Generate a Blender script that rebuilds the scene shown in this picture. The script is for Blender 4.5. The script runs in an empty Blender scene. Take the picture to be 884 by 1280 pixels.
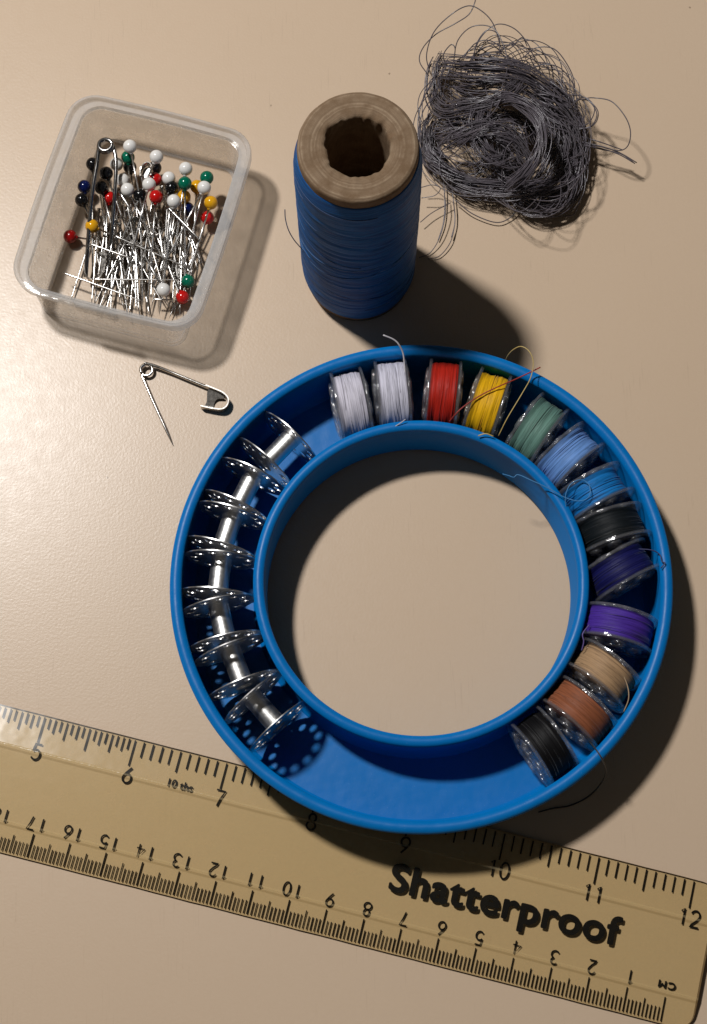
import bpy, bmesh, math, random
from mathutils import Vector, Matrix, noise
# ------------------------------------------------------------------ scene; 1 unit = 1 cm
scene = bpy.context.scene
scene.unit_settings.scale_length = 0.01
col = scene.collection
R = math.radians
rnd = random.Random(7)

def lin(r, g, b):
    f = lambda c: c/12.92 if c <= .04045 else ((c+.055)/1.055)**2.4
    return (f(r/255), f(g/255), f(b/255), 1)

# ------------------------------------------------------------------ camera (solved from the ruler's ticks)
CF, CP, CR, CH = 2008.56, .2564, -.0227, 43.449
fwd = Vector((0, math.sin(CP), -math.cos(CP)))
r0, u0 = Vector((1, 0, 0)), Vector((0, math.cos(CP), math.sin(CP)))
rgt = r0*math.cos(CR)+u0*math.sin(CR)
upv = u0*math.cos(CR)-r0*math.sin(CR)
cam = bpy.data.cameras.new('camera')
co = bpy.data.objects.new('camera', cam); col.objects.link(co)
co.matrix_world = Matrix(((rgt.x, upv.x, -fwd.x, 0), (rgt.y, upv.y, -fwd.y, 0), (rgt.z, upv.z, -fwd.z, CH), (0, 0, 0, 1)))
cam.sensor_fit = 'VERTICAL'; cam.sensor_height = 36; cam.lens = CF/1280*36
cam.clip_start = .5; cam.clip_end = 1000
scene.camera = co

def at(px, py, z=0.0):
    d = fwd + rgt*((px-442)/CF) - upv*((py-640)/CF)
    return Vector((0, 0, CH)) + d*((z-CH)/d.z)

# ------------------------------------------------------------------ mesh helpers
class MB:
    def __init__(s): s.v = []; s.f = []; s.m = []
    def add(s, vs, fs, mi=0):
        n = len(s.v); s.v += [tuple(p) for p in vs]; s.f += [tuple(i+n for i in f) for f in fs]; s.m += [mi]*len(fs); return s
    def mesh(s, name, mats, smooth=True):
        me = bpy.data.meshes.new(name); me.from_pydata(s.v, [], s.f)
        for m in (mats if isinstance(mats, (list, tuple)) else [mats]): me.materials.append(m)
        me.polygons.foreach_set('material_index', s.m)
        me.polygons.foreach_set('use_smooth', [smooth]*len(s.f)); me.update(); return me
    def build(s, name, mats, parent=None, smooth=True, mw=None, sharp=None):
        o = bpy.data.objects.new(name, s.mesh(name, mats, smooth)); col.objects.link(o)
        if parent: o.parent = parent
        if mw: o.matrix_world = mw
        if sharp: sharpen(o.data, sharp)
        return o

def sharpen(me, ang):
    bm = bmesh.new(); bm.from_mesh(me)
    bmesh.ops.recalc_face_normals(bm, faces=bm.faces)
    for e in bm.edges:
        if len(e.link_faces) == 2 and e.calc_face_angle(0) > R(ang): e.smooth = False
    bm.to_mesh(me); bm.free()

def catmull(pts, n=8, closed=False):
    P = [Vector(p) for p in pts]; m = len(P); out = []
    rng = m if closed else m-1
    for i in range(rng):
        a = P[(i-1) % m] if closed or i > 0 else P[0]*2-P[1]
        b = P[i]; c = P[(i+1) % m]
        d = P[(i+2) % m] if closed or i+2 < m else c*2-b
        for k in range(n):
            t = k/n
            out.append(.5*((2*b)+(c-a)*t+(2*a-5*b+4*c-d)*t*t+(3*b-a-3*c+d)*t**3))
    if not closed: out.append(P[-1].copy())
    return out

def tube(mb, pts, r, n=6, closed=False, cap=True, mi=0):
    P = [Vector(p) for p in pts]; m = len(P)
    rr = r if isinstance(r, (list, tuple)) else [r]*m
    vs = []; nrm = None
    for i in range(m):
        if closed: t = P[(i+1) % m]-P[i-1]
        else: t = P[min(i+1, m-1)]-P[max(i-1, 0)]
        if t.length < 1e-9: t = Vector((0, 0, 1))
        t.normalize()
        if nrm is None:
            nrm = t.orthogonal().normalized()
        else:
            nrm = nrm-t*nrm.dot(t)
            nrm = nrm.normalized() if nrm.length > 1e-6 else t.orthogonal().normalized()
        b = t.cross(nrm)
        for k in range(n):
            a = 2*math.pi*k/n
            vs.append(P[i]+(nrm*math.cos(a)+b*math.sin(a))*rr[i])
    fs = []
    for i in range(m if closed else m-1):
        j = (i+1) % m
        for k in range(n):
            l = (k+1) % n
            fs.append((i*n+k, i*n+l, j*n+l, j*n+k))
    if cap and not closed:
        fs.append(tuple(range(n-1, -1, -1))); fs.append(tuple((m-1)*n+k for k in range(n)))
    mb.add(vs, fs, mi); return mb

def lathe(mb, prof, n=64, axis='z', closed=False, mi=0, off=(0, 0, 0), fn=None):
    """prof: (r, h) points. fn(r, h, angle) -> (r, h)"""
    vs = []; m = len(prof)
    for i in range(n):
        a = 2*math.pi*i/n
        for (r, h) in prof:
            if fn: r, h = fn(r, h, a)
            if axis == 'z': p = (r*math.cos(a)+off[0], r*math.sin(a)+off[1], h+off[2])
            else: p = (h+off[0], r*math.cos(a)+off[1], r*math.sin(a)+off[2])
            vs.append(p)
    fs = []
    for i in range(n):
        j = (i+1) % n
        for k in range(m if closed else m-1):
            l = (k+1) % m
            if axis == 'z': fs.append((i*m+k, j*m+k, j*m+l, i*m+l))
            else: fs.append((i*m+k, i*m+l, j*m+l, j*m+k)[::-1])
    mb.add(vs, fs, mi); return mb

def ball(mb, c, r, nu=20, nv=12, sx=(1, 1, 1), mi=0):
    vs = [(c[0], c[1], c[2]+r*sx[2])]
    for j in range(1, nv):
        ph = math.pi*j/nv
        for i in range(nu):
            a = 2*math.pi*i/nu
            vs.append((c[0]+r*sx[0]*math.sin(ph)*math.cos(a), c[1]+r*sx[1]*math.sin(ph)*math.sin(a), c[2]+r*sx[2]*math.cos(ph)))
    vs.append((c[0], c[1], c[2]-r*sx[2]))
    fs = [(0, 1+i, 1+(i+1) % nu) for i in range(nu)]
    for j in range(nv-2):
        for i in range(nu):
            k = (i+1) % nu
            fs.append((1+j*nu+i, 1+(j+1)*nu+i, 1+(j+1)*nu+k, 1+j*nu+k))
    L = len(vs)-1; b = 1+(nv-2)*nu
    fs += [(L, b+(i+1) % nu, b+i) for i in range(nu)]
    mb.add(vs, fs, mi); return mb

def thing(name, label, cat, mw=None, group=None):
    o = bpy.data.objects.new(name, None); col.objects.link(o)
    o.empty_display_size = .5
    if mw is not None: o.matrix_world = mw
    tag(o, label, cat, group); return o
def tag(o, label, cat, group=None):
    o['label'] = label; o['category'] = cat
    if group: o['group'] = group

# ------------------------------------------------------------------ materials
def newmat(name):
    m = bpy.data.materials.new(name); m.use_nodes = True
    nt = m.node_tree; nt.nodes.clear()
    return m, nt, nt.nodes.new('ShaderNodeOutputMaterial')
def N(nt, typ, **kw):
    n = nt.nodes.new(typ)
    for k, v in kw.items():
        if k in n.inputs: n.inputs[k].default_value = v
        else: setattr(n, k, v)
    return n
def coords(nt, scale=(1, 1, 1)):
    tc = N(nt, 'ShaderNodeTexCoord'); mp = N(nt, 'ShaderNodeMapping'); mp.inputs['Scale'].default_value = scale
    nt.links.new(tc.outputs['Object'], mp.inputs['Vector']); return mp.outputs['Vector']
def noise_tex(nt, vec, scale, detail=4, rough=.55):
    n = N(nt, 'ShaderNodeTexNoise'); n.inputs['Scale'].default_value = scale; n.inputs['Detail'].default_value = detail
    n.inputs['Roughness'].default_value = rough; nt.links.new(vec, n.inputs['Vector']); return n.outputs['Fac']
def ramp(nt, fac, stops):
    r = N(nt, 'ShaderNodeValToRGB'); e = r.color_ramp.elements
    while len(e) < len(stops): e.new(.5)
    for i, (p, c) in enumerate(stops):
        e[i].position = p; e[i].color = c if len(c) == 4 else (*c, 1)
    nt.links.new(fac, r.inputs['Fac']); return r.outputs['Color']
def bump(nt, h, strength, dist=.02, prev=None):
    b = N(nt, 'ShaderNodeBump'); b.inputs['Strength'].default_value = strength; b.inputs['Distance'].default_value = dist
    nt.links.new(h, b.inputs['Height'])
    if prev: nt.links.new(prev, b.inputs['Normal'])
    return b.outputs['Normal']
def mixc(nt, fac, a, b, mode='MIX'):
    m = N(nt, 'ShaderNodeMix', data_type='RGBA', blend_type=mode)
    for s, v in ((0, fac), (6, a), (7, b)):
        if hasattr(v, 'is_linked') or hasattr(v, 'links'): nt.links.new(v, m.inputs[s])
        else: m.inputs[s].default_value = v
    return m.outputs[2]
def math_(nt, op, a, b=0.0):
    m = N(nt, 'ShaderNodeMath', operation=op)
    for i, v in enumerate((a, b)):
        if isinstance(v, (int, float)): m.inputs[i].default_value = v
        else: nt.links.new(v, m.inputs[i])
    return m.outputs[0]
def principled(nt, out, base=None, rough=.5, metal=0, spec=.5, normal=None, **kw):
    p = N(nt, 'ShaderNodeBsdfPrincipled')
    for k, v in (('Base Color', base), ('Roughness', rough), ('Metallic', metal), ('Specular IOR Level', spec), ('Normal', normal)) + tuple(kw.items()):
        if v is None: continue
        if hasattr(v, 'links'): nt.links.new(v, p.inputs[k])
        else: p.inputs[k].default_value = v
    if out: nt.links.new(p.outputs[0], out.inputs['Surface'])
    return p.outputs[0]

def m_table():
    m, nt, out = newmat('beige_laminate')
    v = coords(nt)
    big = noise_tex(nt, v, .12, 3); fine = noise_tex(nt, v, 9, 3)
    base = mixc(nt, big, lin(202, 178, 152), lin(207, 184, 159))
    base = mixc(nt, math_(nt, 'MULTIPLY', fine, .25), base, lin(192, 168, 140))
    # sparse dark specks
    vo = N(nt, 'ShaderNodeTexVoronoi'); vo.inputs['Scale'].default_value = .62; nt.links.new(v, vo.inputs['Vector'])
    wob = math_(nt, 'ADD', vo.outputs['Distance'], math_(nt, 'MULTIPLY', math_(nt, 'SUBTRACT', noise_tex(nt, v, 14, 1), .5), .04))
    sz = math_(nt, 'MULTIPLY', vo.outputs['Color'], .034)
    speck = math_(nt, 'LESS_THAN', wob, sz)
    base = mixc(nt, math_(nt, 'MULTIPLY', speck, .55), base, lin(96, 72, 50))
    # orange-peel relief and faint knife scratches
    pe = noise_tex(nt, v, 13, 3, .6)
    vs = coords(nt, (9.0, .30, 1)); rot = vs.node; rot.inputs['Rotation'].default_value = (0, 0, R(38))
    scr = ramp(nt, noise_tex(nt, vs, 2.2, 2, .6), [(.63, (0, 0, 0)), (.655, (1, 1, 1))])
    gate = ramp(nt, noise_tex(nt, v, .5, 2), [(.5, (0, 0, 0)), (.62, (1, 1, 1))])
    scr = mixc(nt, 1, scr, gate, 'MULTIPLY')
    nr = bump(nt, pe, .15, .024)
    nr = bump(nt, scr, -.6, .02, nr)
    base = mixc(nt, math_(nt, 'MULTIPLY', scr, .13), base, lin(140, 116, 92))
    rg = mixc(nt, noise_tex(nt, v, 3, 3), (.27, .27, .27, 1), (.36, .36, .36, 1))
    principled(nt, out, base, rg, 0, .34, nr); return m

def m_rubber():
    m, nt, out = newmat('blue_rubber')
    v = coords(nt)
    base = mixc(nt, noise_tex(nt, v, .8, 4), lin(0, 111, 184), lin(0, 119, 194))
    dust = ramp(nt, noise_tex(nt, v, 26, 2, .5), [(.70, (0, 0, 0)), (.75, (1, 1, 1))])
    base = mixc(nt, math_(nt, 'MULTIPLY', dust, .35), base, lin(120, 165, 215))
    nr = bump(nt, noise_tex(nt, v, 18, 3), .10, .02)
    nr = bump(nt, noise_tex(nt, v, 1.1, 2), .10, .3, nr)
    rg = mixc(nt, noise_tex(nt, v, 4, 3), (.32, .32, .32, 1), (.50, .50, .50, 1))
    # faint scuffs on the rubber
    sc = ramp(nt, noise_tex(nt, coords(nt, (1.2, 9, 3)), 3.0, 3, .6), [(.66, (0, 0, 0)), (.74, (1, 1, 1))])
    base = mixc(nt, math_(nt, 'MULTIPLY', sc, .05), base, lin(70, 140, 205))
    df = N(nt, 'ShaderNodeBsdfDiffuse', Roughness=.4); nt.links.new(base, df.inputs['Color']); nt.links.new(nr, df.inputs['Normal'])
    gl = N(nt, 'ShaderNodeBsdfGlossy'); nt.links.new(rg, gl.inputs['Roughness']); nt.links.new(nr, gl.inputs['Normal'])
    lw = N(nt, 'ShaderNodeLayerWeight')
    mx = N(nt, 'ShaderNodeMixShader'); nt.links.new(math_(nt, 'ADD', math_(nt, 'MULTIPLY', math_(nt, 'POWER', lw.outputs['Facing'], 5.0), .08), .028), mx.inputs[0])
    nt.links.new(df.outputs[0], mx.inputs[1]); nt.links.new(gl.outputs[0], mx.inputs[2]); nt.links.new(mx.outputs[0], out.inputs['Surface'])
    return m

def m_chrome(name='chrome', c=(.80, .79, .78, 1), rough=.13, sm=14):
    m, nt, out = newmat(name); v = coords(nt)
    rg = mixc(nt, noise_tex(nt, v, sm, 4), (rough*.6,)*3+(1,), (rough*1.5,)*3+(1,))
    nr = bump(nt, noise_tex(nt, v, 7, 3), .10, .02)
    base = mixc(nt, noise_tex(nt, v, 5, 3), c, tuple(x*.86 for x in c[:3])+(1,))
    principled(nt, out, base, rg, 1, .5, nr); return m

def m_thread(name, c, axis=0, dens=34, dark=.62, rough=.55, sheen=.03):
    """wound thread: fine ridges running round the axis"""
    m, nt, out = newmat(name)
    sc = [1.1, 1.1, 1.1]; sc[axis] = dens
    v = coords(nt, sc)
    n1 = noise_tex(nt, v, 1.0, 3, .7)
    sc2 = [3.5, 3.5, 3.5]; sc2[axis] = dens*.35
    n2 = noise_tex(nt, coords(nt, sc2), 1, 3)
    d = tuple(x*dark for x in c[:3])+(1,); l = tuple(min(1, x*1.12+.004) for x in c[:3])+(1,)
    base = ramp(nt, n1, [(.30, d), (.52, c), (.75, l)])
    nr = bump(nt, n1, .75, .022); nr = bump(nt, n2, .35, .02, nr)
    fz = noise_tex(nt, coords(nt), 60, 2); nr = bump(nt, fz, .25, .008, nr)
    principled(nt, out, base, rough, 0, .2, nr, **{'Sheen Weight': sheen, 'Sheen Roughness': .4}); return m

def m_strand(name, c, rough=.5):
    m, nt, out = newmat(name); v = coords(nt)
    base = mixc(nt, noise_tex(nt, v, 6, 3), tuple(x*.6 for x in c[:3])+(1,), c)
    principled(nt, out, base, rough, 0, .6, None, **{'Sheen Weight': .15}); return m

def m_clear(name, tint=(1, 1, 1, 1), milk=.04, milkc=(.8, .8, .8, 1), refr=.4, ior=1.49, rough=.04, bstr=.15, bsc=6, trans_t=None):
    """clear plastic: passes tinted light, bends some of it, mirrors at grazing angles, a little milky"""
    m, nt, out = newmat(name); v = coords(nt)
    nr = bump(nt, noise_tex(nt, v, bsc, 2), bstr, .03)
    tr = N(nt, 'ShaderNodeBsdfTransparent', Color=tint)
    rf = N(nt, 'ShaderNodeBsdfGlass', Color=tint, Roughness=rough, IOR=ior); nt.links.new(nr, rf.inputs['Normal'])
    a = N(nt, 'ShaderNodeMixShader'); a.inputs[0].default_value = refr
    nt.links.new(tr.outputs[0], a.inputs[1]); nt.links.new(rf.outputs[0], a.inputs[2])
    df = N(nt, 'ShaderNodeBsdfDiffuse', Color=milkc); tl = N(nt, 'ShaderNodeBsdfTranslucent', Color=milkc)
    dm = N(nt, 'ShaderNodeMixShader'); dm.inputs[0].default_value = .4
    nt.links.new(df.outputs[0], dm.inputs[1]); nt.links.new(tl.outputs[0], dm.inputs[2])
    b = N(nt, 'ShaderNodeMixShader')
    if milk is not None and not isinstance(milk, float): nt.links.new(milk(nt, v), b.inputs[0])
    else: b.inputs[0].default_value = milk
    nt.links.new(a.outputs[0], b.inputs[1]); nt.links.new(dm.outputs[0], b.inputs[2])
    gl = N(nt, 'ShaderNodeBsdfGlossy', Roughness=rough); nt.links.new(nr, gl.inputs['Normal'])
    lw = N(nt, 'ShaderNodeLayerWeight'); nt.links.new(nr, lw.inputs['Normal'])
    f0 = ((ior-1)/(ior+1))**2
    fr = math_(nt, 'ADD', math_(nt, 'MULTIPLY', math_(nt, 'POWER', lw.outputs['Facing'], 5.0), (1-f0)*.6), f0)
    c = N(nt, 'ShaderNodeMixShader'); nt.links.new(fr, c.inputs[0])
    nt.links.new(b.outputs[0], c.inputs[1]); nt.links.new(gl.outputs[0], c.inputs[2])
    nt.links.new(c.outputs[0], out.inputs['Surface']); return m

def m_plain(name, c, rough=.4, spec=.5, bs=0, bsc=8, **kw):
    m, nt, out = newmat(name); v = coords(nt)
    base = mixc(nt, noise_tex(nt, v, 3, 3), tuple(x*.9 for x in c[:3])+(1,), c)
    nr = bump(nt, noise_tex(nt, v, bsc, 3), bs, .02) if bs else None
    principled(nt, out, base, rough, 0, spec, nr, **kw); return m

def m_card():
    m, nt, out = newmat('kraft_card')
    tc = N(nt, 'ShaderNodeTexCoord'); sep = N(nt, 'ShaderNodeSeparateXYZ'); nt.links.new(tc.outputs['Object'], sep.inputs[0])
    r = math_(nt, 'SQRT', math_(nt, 'ADD', math_(nt, 'MULTIPLY', sep.outputs[0], sep.outputs[0]), math_(nt, 'MULTIPLY', sep.outputs[1], sep.outputs[1])))
    v = tc.outputs['Object']
    n = noise_tex(nt, v, 2.2, 5, .65)
    cx = N(nt, 'ShaderNodeCombineXYZ'); nt.links.new(math_(nt, 'ADD', r, math_(nt, 'MULTIPLY', n, .05)), cx.inputs[0])
    rings = noise_tex(nt, cx.outputs[0], 16, 3, .7)
    fib = noise_tex(nt, v, 22, 4, .7)
    base = ramp(nt, rings, [(.3, lin(98, 80, 62)), (.5, lin(134, 113, 91)), (.72, lin(170, 150, 126))])
    base = mixc(nt, ramp(nt, n, [(.35, (1, 1, 1)), (.6, (0, 0, 0))]), base, lin(112, 90, 68))
    base = mixc(nt, ramp(nt, fib, [(.55, (0, 0, 0)), (.75, (1, 1, 1))]), base, lin(126, 105, 82))
    nr = bump(nt, rings, .5, .02); nr = bump(nt, fib, .4, .02, nr)
    principled(nt, out, base, .85, 0, .2, nr); return m

M_TABLE = m_table(); M_RUB = m_rubber(); M_CHR = m_chrome('chrome', (.88, .87, .86, 1), .18); M_BARREL = m_chrome('barrel_chrome', (.95, .94, .92, 1), .36); M_FLMETAL = m_chrome('flange_chrome', (.95, .94, .93, 1), .30)
M_STEEL = m_chrome('pin_steel', (.66, .64, .61, 1), .24, 9)
M_NICK = m_chrome('safety_pin_nickel', (.74, .70, .65, 1), .19, 20)
M_CARD = m_card()
M_FLANGE = m_clear('clear_bobbin_plastic', (.992, .992, .996, 1), .045, (.95, .95, .97, 1), .05, 1.75, .10, .8, 5)
def milkfn(lo, hi):
    def f(nt, v):
        n = noise_tex(nt, v, 2.5, 4, .6)
        mr = N(nt, 'ShaderNodeMapRange'); nt.links.new(n, mr.inputs[0])
        mr.inputs[1].default_value = .3; mr.inputs[2].default_value = .7; mr.inputs[3].default_value = lo; mr.inputs[4].default_value = hi
        return mr.outputs[0]
    return f
M_BASE = m_clear('clear_base_plastic', (.965, .955, .94, 1), .03, (.82, .82, .82, 1), .0, 1.3, .12, .2, 3)
M_BOX = m_clear('milky_box_plastic', (.95, .945, .93, 1), milkfn(.20, .32), (.93, .93, .94, 1), .03, 1.3, .10, .20, 3)
M_RIM = m_clear('milky_rim_plastic', (.93, .925, .91, 1), milkfn(.26, .40), (.95, .95, .96, 1), .03, 1.6, .08, .15, 4)
M_RULER = m_clear('yellowed_clear_plastic', (.975, .945, .85, 1), milkfn(.0, .012), lin(214, 194, 146), 0.0, 1.36, .2, .35, 1.2)
M_UNDER = m_clear('yellowed_underside', (.985, .965, .90, 1), milkfn(.32, .44), lin(234, 219, 182), 0.0, 1.46, .25, .3, 1.2)
M_CREASE = m_clear('ruler_crease_plastic', (.97, .92, .78, 1), .22, lin(236, 216, 170), 0.0, 1.46, .25, .3, 9)
M_EDGE = m_plain('ruler_edge_plastic', lin(92, 68, 36), .3, .5, .5, 5)  # dark brown colour imitates light trapped inside the clear plastic edge
M_INK = m_plain('black_ink', (.005, .0045, .005, 1), .6, .08)

# ------------------------------------------------------------------ table
mb = MB(); n = 2
s = 70
mb.add([(-s, -s+15, 0), (s, -s+15, 0), (s, s+15, 0), (-s, s+15, 0)], [(0, 1, 2, 3)])
t = mb.build('table_top', M_TABLE); t['kind'] = 'structure'

# ------------------------------------------------------------------ ruler
RA = -.2671
RU = Vector((math.cos(RA), math.sin(RA), 0)); RV = Vector((-RU.y, RU.x, 0))
RO = Vector((7.7436, -1.7665, 0))*1.0032
US, ZP = 1.0032, .06   # print sits just above the underside
RM = Matrix(((RU.x, RV.x, 0, RO.x), (RU.y, RV.y, 0, RO.y), (0, 0, 1, 0.003), (0, 0, 0, 1)))
VB, VT, C1, C2, UR, UL = -.66, 3.10, .155, 2.10, .80, -31.4
TH, TE = .235, .095
def zs(v):
    if v < C1: return TE+(TH-TE)*(v-VB)/(C1-VB)
    if v > C2: return TE+(TH-TE)*(VT-v)/(VT-C2)
    return TH
ruler = thing('ruler', 'yellowed clear plastic ruler with black inch and centimetre scales lying under the blue ring', 'ruler', RM)
def ruler_body():
    mb = MB(); us = []
    rc = .42
    us = [UR-rc*(1-math.cos(R(a))) for a in range(0, 91, 10)]
    us += [UR-rc-.5*i for i in range(1, 60)] + [UL+rc*(1-math.cos(R(a))) for a in range(90, -1, -15)]
    rows = []
    for u in us:
        d = 0
        for e in (UR-u, u-UL):
            if e < rc: d = max(d, rc-math.sqrt(max(0, rc*rc-(rc-e)**2)))
        wob = .012*noise.noise((u*1.3, 0, 0)) if u < .6 else 0
        lo, hi = VB+d+wob, VT-d-wob*.6
        vv = [lo]+[lo+(C1-.03-lo)*k/3 for k in (1, 2)]+[C1-.03, C1-.012, C1+.012, C1+.03]+[C1+(C2-C1)*k/6 for k in range(1, 6)]+[C2-.03, C2-.012, C2+.012, C2+.03]+[C2+.03+(hi-C2-.03)*k/3 for k in (1, 2)]+[hi]
        top = []
        for k, v in enumerate(vv):
            z = zs(v)
            if k in (4, 5, 13, 14): z += .007
            top.append((u, v, z))
        rows.append((top, (u, lo, 0), (u, hi, 0)))
    m = len(rows[0][0])
    vs = []; 
    for top, a, b in rows: vs += top+[a, b]
    w = m+2; fs = []; mi = []
    for i in range(len(rows)-1):
        a, b = i*w, (i+1)*w
        for k in range(m-1):
            fs.append((a+k, a+k+1, b+k+1, b+k)); mi.append(2 if k in (3, 4, 5, 12, 13, 14) else 0)
        fs.append((a+m, a, b, b+m)); mi.append(1)
        fs.append((a+m-1, a+m+1, b+m+1, b+m-1)); mi.append(1)
        fs.append((a+m, b+m, b+m+1, a+m+1)); mi.append(3)
    for i in (0, (len(rows)-1)*w):
        fs.append(tuple(i+k for k in range(m))+(i+m+1, i+m)); mi.append(1)
    mb.v = vs; mb.f = fs; mb.m = mi
    o = mb.build('body', [M_RULER, M_EDGE, M_CREASE, M_UNDER], ruler, smooth=False)
    return o
ruler_body()

def ribbon(mb, pts, w, lift=.0):
    """flat ink stroke printed on the ruler's underside; pts in (u, v)"""
    P = [Vector((p[0]*US, p[1]*US, 0)) for p in pts]
    vs = []; m = len(P)
    for i in range(m):
        t = (P[min(i+1, m-1)]-P[max(i-1, 0)]).normalized(); nn = Vector((-t.y, t.x, 0))
        for s in (-1, 1):
            q = P[i]+nn*(s*w/2); vs.append((q.x, q.y, ZP+lift))
    mb.add(vs, [(2*i, 2*i+2, 2*i+3, 2*i+1) for i in range(m-1)])
def tick(mb, u, v0, v1, w):
    k = 4; j = rnd.uniform(-.004, .004)
    ribbon(mb, [(u+j, v0+(v1-v0)*i/k) for i in range(k+1)], w*rnd.uniform(.9, 1.12))
mb = MB()
for mm in range(0, 301):
    u = -mm*.1
    L = .62 if mm % 10 == 0 else (.47 if mm % 5 == 0 else .345)
    tick(mb, u, VB+.05, VB+.05+L, .030 if mm % 10 else .036)
mb.build('centimetre_scale', M_INK, ruler, smooth=False)
mb = MB()
off = .174
for inch in range(0, 12):
    base = off-(12-inch)*2.54
    nd = 10 if inch >= 6 else (20 if inch < 2 else 16)
    for k in range(nd + (1 if inch == 11 else 0)):
        u = base+2.54*k/nd
        if k in (0, 10) and (k == 0 or nd == 10): L = .70
        elif nd == 10: L = .56 if k == 5 else .415
        else: L = .60 if k == nd//2 else (.48 if k % (nd//4) == 0 else (.37 if k % 2 == 0 else .29))
        tick(mb, u, VT-.06, VT-.06-L, .042)
mb.build('inch_scale', M_INK, ruler, smooth=False)

def arc(cx, cy, rx, ry, a0, a1, n=12):
    return [(cx+rx*math.cos(R(a0+(a1-a0)*i/n)), cy+ry*math.sin(R(a0+(a1-a0)*i/n))) for i in range(n+1)]
GL = {
 '0': [arc(.3, .5, .27, .5, 90, 450, 22)],
 '1': [[(.12, .80), (.30, 1.0), (.30, 0)]],
 '2': [arc(.29, .72, .26, .28, 165, -25, 12)+[(.36, .36), (.12, .13), (.02, .0), (.58, .0)]],
 '3': [arc(.27, .76, .24, .24, 150, -80, 12)+arc(.27, .27, .29, .27, 80, -150, 14)],
 '4': [[(.42, 0), (.42, 1.0), (.0, .32), (.6, .32)]],
 '5': [[(.54, 1.0), (.12, 1.0), (.06, .54)]+arc(.28, .32, .28, .32, 140, -145, 16)],
 '6': [[(.46, 1.0), (.2, .66), (.05, .40)]+arc(.3, .29, .27, .29, 160, -200, 20)],
 '7': [[(.02, 1.0), (.58, 1.0), (.38, .5), (.26, 0)]],
 '8': [arc(.3, .75, .22, .25, -90, 270, 18), arc(.3, .26, .28, .26, 90, 450, 20)],
 '9': [[(.14, 0), (.40, .34), (.55, .60)]+arc(.3, .71, .27, .29, -20, 340, 20)],
}
def number(txt, cu, cv, h, w, flip, gap):
    mb = MB(); adv = h*gap
    for i, ch in enumerate(txt):
        ox = (i-(len(txt)-1)/2)*adv
        for st in GL[ch]:
            pts = []
            for (x, y) in st:
                a, b = ox+(x-.3)*h, (y-.5)*h
                if flip: a, b = -a, -b
                pts.append((cu+a, cv+b))
            ribbon(mb, pts, w, lift=.005)
    return mb.build('numeral', M_INK, ruler, smooth=False)
for i in range(1, 20):
    number(str(i), -i*1.0+(.0 if i > 9 else .02), .275, .34, .042, True, .86)
for i in range(4, 13):
    number(str(i), off-(12-i)*2.54+(.045 if i < 12 else .05), 2.10, .42, .050, False, .72)

def text_part(name, txt, u, v, size, rot, bold=0.0, sx=1.0, extr=.001, align='LEFT', space=1.0, shear=0, heavy=0, zp=.063):
    c = bpy.data.curves.new(name, 'FONT'); c.body = txt; c.size = size; c.offset = bold; c.extrude = extr
    c.align_x = align; c.align_y = 'CENTER'; c.space_character = space; c.shear = shear
    o = bpy.data.objects.new('t', c); col.objects.link(o)
    dg = bpy.context.evaluated_depsgraph_get(); me = bpy.data.meshes.new_from_object(o.evaluated_get(dg))
    bpy.data.objects.remove(o); me.name = name
    if heavy:   # doubled, heavy print
        mb = MB(); V0 = [v.co.copy() for v in me.vertices]; F0 = [tuple(p.vertices) for p in me.polygons]
        for k in range(9):
            a = 2*math.pi*k/8; d = heavy if k < 8 else 0
            mb.add([(v.x+d*math.cos(a), v.y+d*math.sin(a), v.z+.0002*k) for v in V0], F0)
        me = mb.mesh(name, M_INK, False)
    me.materials.clear(); me.materials.append(M_INK)
    p = bpy.data.objects.new(name, me); col.objects.link(p); p.parent = ruler
    p.matrix_local = Matrix.Translation((u*US, v*US, zp)) @ Matrix.Rotation(rot, 4, 'Z') @ Matrix.Diagonal((sx, 1, 1, 1))
    return p
text_part('lettering', 'Shatterproof', -7.60, 1.20, 1.02, R(.6), sx=1.085, space=1.06, heavy=.028, zp=.15)
text_part('small_lettering', '10 ths', -13.97, 2.17, .30, 0, heavy=.006)
text_part('small_lettering', 'cm'.upper(), .22, .315, .25, math.pi, heavy=.009, sx=1.2, space=1.18)

# ------------------------------------------------------------------ bobbin ring
RC = Vector((1.734, 8.984, 0))
TILT = math.atan2(.185, 12.7)
ROOTZ = .092
ringM = Matrix.Translation(RC+Vector((0, 0, ROOTZ))) @ Matrix.Rotation(-TILT, 4, RU)
# the ruler lies on the -RV side: that side is lifted
if (ringM @ Vector(-RV*6)).z < (ringM @ Vector(RV*6)).z:
    ringM = Matrix.Translation(RC+Vector((0, 0, ROOTZ))) @ Matrix.Rotation(TILT, 4, RU)
ring = thing('bobbin_ring', 'round blue rubber ring tray filled with bobbins, resting partly on the ruler', 'bobbin ring', ringM)
HR = 1.93
def wob(a, r):  # hand-moulded rubber is never a perfect circle
    return 1.003*r*(1+.0028*math.sin(2*a+.6)+.0016*math.sin(3*a+2))
def bead(rc, zc, rr, a0, a1, n=10): return [(rc+rr*math.cos(R(a0+(a1-a0)*i/n)), zc+rr*math.sin(R(a0+(a1-a0)*i/n))) for i in range(n+1)]
FL = .20
b_out = 6.455   # bead centre radius, outer
prof_out = [(6.12, FL+.0005), (6.12, .02), (6.22, .0), (6.36, .0), (6.44, .05), (6.47, .2), (6.52, .8), (6.565, 1.4)]
prof_out += bead(b_out, HR-.165, .165, -30, 190, 14)
prof_out += [(6.32, 1.55), (6.33, 1.2), (6.33, .7), (6.30, .48), (6.25, .34), (6.18, .245)]
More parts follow.
